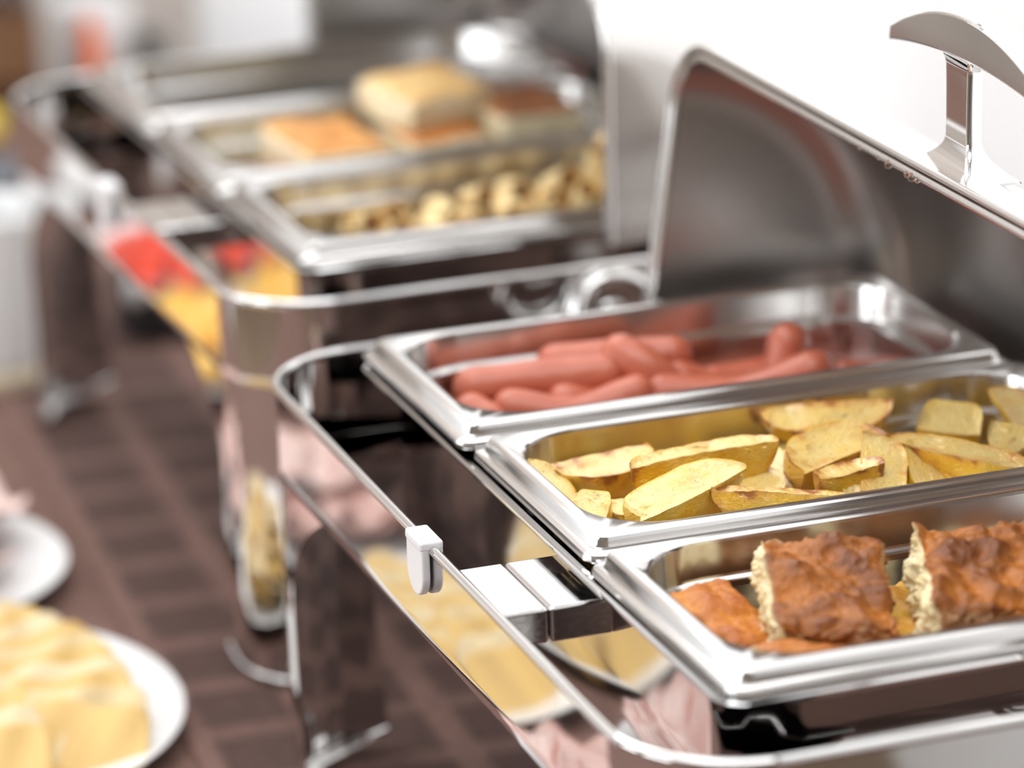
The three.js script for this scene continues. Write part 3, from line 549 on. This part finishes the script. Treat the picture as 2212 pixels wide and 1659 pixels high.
{
  const cheese = [rgb(0.70, 0.53, 0.27), rgb(0.72, 0.58, 0.34), rgb(0.68, 0.44, 0.14)].map((c) => phys({ color: c, roughness: 0.5, clearcoat: 0.15, clearcoatRoughness: 0.4 }));
  const shapes = [0, 1, 2].map((k) => sheetGeometry(0.074, 0.058, 0.0026, (u, v) => [0, 0.005 * (1 - v) + 0.0035 * Math.sin(u * 2.4 + k) + 0.0016 * Math.sin(u * 6 + v * 2 + k * 2) + 0.004 * u * u, 0.004 * Math.sin(u * 3 + k * 1.3)]));
  const r = random(8); let n = 0;
  const rows = [[-0.176, -0.248, -0.156, -0.078, 10, 0.45, -0.3], [-0.24, -0.252, -0.22, -0.064, 10, 0.2, -0.1], [-0.29, -0.21, -0.285, -0.09, 7, 0, 0.1]];
  for (const row of rows) for (let i = 0; i < row[4]; i++) {
    const [x0, z0, x1, z1, count, a0, a1] = row;
    const t = i / (count - 1), o = mesh('cheese_slice', shapes[n % 3], cheese[n % 2 ? 2 : (n >> 1) % 2]); n++;
    o.position.set(lerp(x0, x1, t) + 0.012 * Math.sin(t * 3.1) + (r() - 0.5) * 0.005, TABLE + 0.009 + 0.006 * Math.sin(t * Math.PI) + i * 0.0004, lerp(z0, z1, t)); o.rotation.set(0.42, lerp(a0, a1, t) + (r() - 0.5) * 0.12, 0.02);
    tag(o, i === row[4] - 1 ? ['uppermost cheese slice, at the near end of the row nearest to the chafing dishes', 'uppermost cheese slice, at the near end of the middle row', 'uppermost cheese slice, at the near end of the outer row'][rows.indexOf(row)] : ['thin yellow cheese slice in the row of the oval plate nearest to the chafing dishes', 'thin yellow cheese slice in the middle row of the oval plate', 'thin yellow cheese slice in the outer row of the oval plate'][rows.indexOf(row)], 'cheese slice', ['cheese slices, row by the dishes', 'cheese slices, middle row', 'cheese slices, outer row'][rows.indexOf(row)]);
  }
}
const marbled = texture(512, 512, (g, w, h) => {   // pale ham with darker, redder streaks of muscle
  g.fillStyle = '#e6cfc8'; g.fillRect(0, 0, w, h);
  const r = random(31);
  for (let i = 0; i < 90; i++) { g.strokeStyle = r() < 0.6 ? `rgba(170,92,80,${0.15 + r() * 0.4})` : `rgba(244,230,224,${0.3 + r() * 0.4})`; g.lineWidth = 4 + r() * 22; const x = r() * w, y = r() * h; g.beginPath(); g.moveTo(x, y); g.bezierCurveTo(x + 40 + r() * 60, y + r() * 50 - 25, x + 90 + r() * 60, y + r() * 80 - 40, x + 150 + r() * 120, y + r() * 90 - 45); g.stroke(); }
});
const ham = [rgb(0.93, 0.87, 0.85), rgb(0.86, 0.74, 0.71), rgb(0.8, 0.66, 0.62)].map((c) => phys({ color: c, map: marbled, roughness: 0.42, clearcoat: 0.2, clearcoatRoughness: 0.35 }));
const hamShapes = [0, 1, 2].map((k) => sheetGeometry(0.105, 0.085, 0.0018, (u, v) => [0, 0.010 + 0.008 * Math.sin(u * 5 + k) * (0.6 + 0.4 * v) + 0.004 * Math.sin(v * 6 + k * 2), 0.006 * Math.sin(u * 4 + k)], 40, 28));
function hamPlate(x, z, rx, rz, count, spread, label, hamLabel, group, seed) {
  makePlate([x, z], rx, rz, 0, label);
  const r = random(seed);
  for (let i = 0; i < count; i++) {
    const a = i / count * 6.28, o = mesh('ham_slice', hamShapes[i % 3], ham[(i * 2 + (i > 3)) % 3]), k = i < 3 ? 0.2 : spread;
    o.position.set(x + Math.cos(a) * rx * k, TABLE + 0.006 + 0.0035 * i, z + Math.sin(a) * rz * k); o.rotation.set((r() - 0.5) * 0.25, r() * 6.28, (r() - 0.5) * 0.25);
    tag(o, hamLabel, 'ham slice', group);
  }
}
hamPlate(-0.208, -0.42, 0.118, 0.122, 8, 0.56, 'white plate with folded pink ham at the left edge, behind the cheese plate', 'folded pink ham slice on the plate behind the cheese plate', 'ham slices behind the cheese plate', 4);
hamPlate(-0.185, 0.16, 0.118, 0.118, 8, 0.4, 'white plate of pink ham nearer than the cheese plate, mirrored in the near dish', 'folded pink ham slice on the plate nearer than the cheese plate', 'ham slices nearer than the cheese plate', 6);
// tomatoes and yellow peppers left of the far dish: they show as red and yellow reflections in its band
makePlate([-0.262, -1.075], 0.115, 0.115, 0, 'white plate of red tomato slices left of the far chafing dish');
makePlate([-0.30, -1.36], 0.13, 0.13, 0, 'empty white plate far left, mirrored white in the far dish');
makePlate([-0.225, -0.80], 0.11, 0.135, 0, 'white plate of yellow pepper pieces left of the far chafing dish');
{
  const red = phys({ color: rgb(0.72, 0.04, 0.008), roughness: 0.3, clearcoat: 0.5 }), yellow = [rgb(0.88, 0.42, 0.03), rgb(0.92, 0.58, 0.12)].map((c) => phys({ color: c, roughness: 0.35, clearcoat: 0.4 }));
  const tom = new THREE.LatheGeometry([[0, -5], [24, -5], [28, -3.5], [29.5, 0], [28, 3.5], [24, 5], [0, 5]].map(([a, b]) => new THREE.Vector2(a / 1000, b / 1000)), 36);
  for (let i = 0; i < 14; i++) { const a = i / 7 * 6.28, k = i < 7 ? 0.078 : 0.03, o = mesh('tomato_slice', tom, red); o.position.set(-0.262 + Math.cos(a) * k, TABLE + 0.014 + (i >= 7 ? 0.012 : 0), -1.075 + Math.sin(a) * k); o.rotation.set(0.25 * Math.sin(a), 0, -0.25 * Math.cos(a)); tag(o, 'red tomato slice overlapping others on the plate left of the far dish', 'tomato slice', 'tomato slices on the plate'); }
  const pep = sheetGeometry(0.07, 0.035, 0.005, (u, v) => [0, 0.008 * (1 - u * u) + 0.01 * (1 - v * v), 0], 16, 12);
  const r = random(17);
  for (let i = 0; i < 16; i++) { const a = i / 8 * 6.28, k = i < 8 ? 0.07 : 0.032, o = mesh('pepper_piece', pep, yellow[i % 2]); o.position.set(-0.225 + Math.cos(a) * k, TABLE + 0.01 + (i >= 8 ? 0.012 : 0), -0.80 + Math.sin(a) * k * 1.3); o.rotation.set(0, -a + r() * 0.6, 0.15); tag(o, 'yellow pepper piece on the plate left of the far dish', 'pepper piece', 'yellow pepper pieces on the plate'); }
}

// ------------------------------------------------------------------ things behind, far left
const lathe = (pts, n = 64) => new THREE.LatheGeometry(pts.map(([a, b]) => new THREE.Vector2(a / 1000, b / 1000)), n);
{
  const o = base('serving_crock', V(-0.048, TABLE, -0.845));
  tag(o, 'large white ceramic crock with a cream foot at the left edge, behind the far dish', 'crock');
  mesh('bowl', lathe([[0, 10], [44, 18], [47, 24], [49, 80], [51, 132], [51.5, 137], [50, 140], [47, 139], [45, 126], [43, 40], [38, 30], [0, 28]]), M.china, o);
  mesh('foot', lathe([[0, 0], [43, 0], [46, 3], [47, 10], [46, 17], [42, 20], [0, 20]]), phys({ color: rgb(0.78, 0.68, 0.5), roughness: 0.4, clearcoat: 0.4 }), o);
}
{
  const o = base('cup', V(0.255, TABLE, -1.74));
  tag(o, 'white rounded cup near the end of the table at upper left', 'cup');
  mesh('cup_body', lathe([[0, 2], [18, 0], [21, 3], [26, 10], [36, 34], [41, 62], [42, 92], [40, 93], [38, 62], [33, 36], [22, 12], [0, 8]]), M.china, o);
  const c = base('carrot_stick', V(0.243, TABLE, -1.69), 0);
  mesh('stick', new THREE.CylinderGeometry(0.007, 0.0125, 0.085, 14).rotateZ(0.08).translate(0, 0.0425, 0), std({ color: rgb(0.85, 0.16, 0.03), roughness: 0.5 }), c);
  tag(c, 'upright orange carrot stick standing before the white cup', 'carrot');
}
{
  const bottle = base('sauce_bottle', V(0.155, TABLE, -1.68));
  tag(bottle, 'dark brown glass bottle at the upper left edge', 'bottle');
  mesh('bottle_body', lathe([[0, 0], [29, 0], [32, 4], [32, 120], [28, 140], [13, 165], [12, 205], [14, 208], [14, 214], [0, 214]]), phys({ color: rgb(0.06, 0.025, 0.012), roughness: 0.12, clearcoat: 0.8 }), bottle);
  mesh('bottle_label', lathe([[32.4, 40], [32.5, 41], [32.5, 105], [32.4, 106]]), std({ color: rgb(0.16, 0.075, 0.03), roughness: 0.7 }), bottle);
  const lemon = base('lemon', V(0.088, TABLE + 0.024, -1.55));
  mesh('fruit', new THREE.SphereGeometry(0.024, 32, 24).scale(1.3, 1, 1), phys({ color: rgb(0.75, 0.55, 0.06), roughness: 0.45, clearcoat: 0.2 }), lemon);
  tag(lemon, 'yellow lemon lying on the brown cloth at the left edge', 'lemon');
  const bowl = base('dark_bowl', V(0.045, TABLE, -1.31));
  mesh('bowl_body', lathe([[0, 3], [28, 0], [30, 4], [46, 18], [56, 40], [57, 43], [54, 43], [44, 22], [28, 8], [0, 7]]), phys({ color: rgb(0.12, 0.125, 0.14), roughness: 0.25, clearcoat: 0.5 }), bowl);
  tag(bowl, 'dark grey bowl just above the white crock at the left edge', 'bowl');
  const shaker = base('pepper_shaker', V(0.305, TABLE, -1.70));
  mesh('shaker_body', lathe([[0, 0], [17, 0], [19, 3], [17, 30], [14, 48], [15, 50], [0, 50]]), std({ color: rgb(0.14, 0.14, 0.13), roughness: 0.35 }), shaker);
  mesh('shaker_cap', lathe([[0, 66], [8, 65], [14, 59], [15.5, 50], [0, 50]]), M.black, shaker);
  tag(shaker, 'small grey shaker with a black cap right of the white cup', 'shaker');
}
{ // the burner under the far dish
  const o = base('fuel_burner', V(0.116, TABLE + 0.0025, -0.915));
  tag(o, 'black fuel burner with a bright steel knob under the far chafing dish', 'burner');
  mesh('burner_can', lathe([[0, 0], [42, 0], [45, 3], [45, 52], [42, 56], [20, 57], [0, 57]]), std({ color: rgb(0.02, 0.02, 0.022), roughness: 0.35 }), o);
  mesh('burner_knob', new THREE.SphereGeometry(0.0095, 24, 16).scale(0.9, 1.45, 0.9).translate(-0.036, 0.045, 0.036), std({ color: rgb(0.92, 0.92, 0.92), roughness: 0.3 }), o);
}
// water drops hanging on the near lid's rim
{
  const shape = lathe([[0, -2.6], [1.3, -2.2], [1.9, -1.1], [1.7, 0.2], [0.9, 1.4], [0, 1.9]], 20), r = random(2);
  const spots = [[0.255, 1.15], [0.277, 0.9], [0.2825, 1.2], [0.2895, 0.8], [0.22, 0.6], [0.243, 0.55]];
  spots.forEach(([z, s]) => { const o = mesh('water_drop', shape, M.drop); o.scale.setScalar(s); o.position.set(0.188 + 0.1565 * Math.sin(0.138) - 0.0012, PAN + 0.1565 * Math.cos(0.138) - 0.0025, z); tag(o, 'clear water drop hanging under the rim of the open near lid', 'water drop', 'water drops on the lid rim'); });
}

renderer.render(scene, camera);
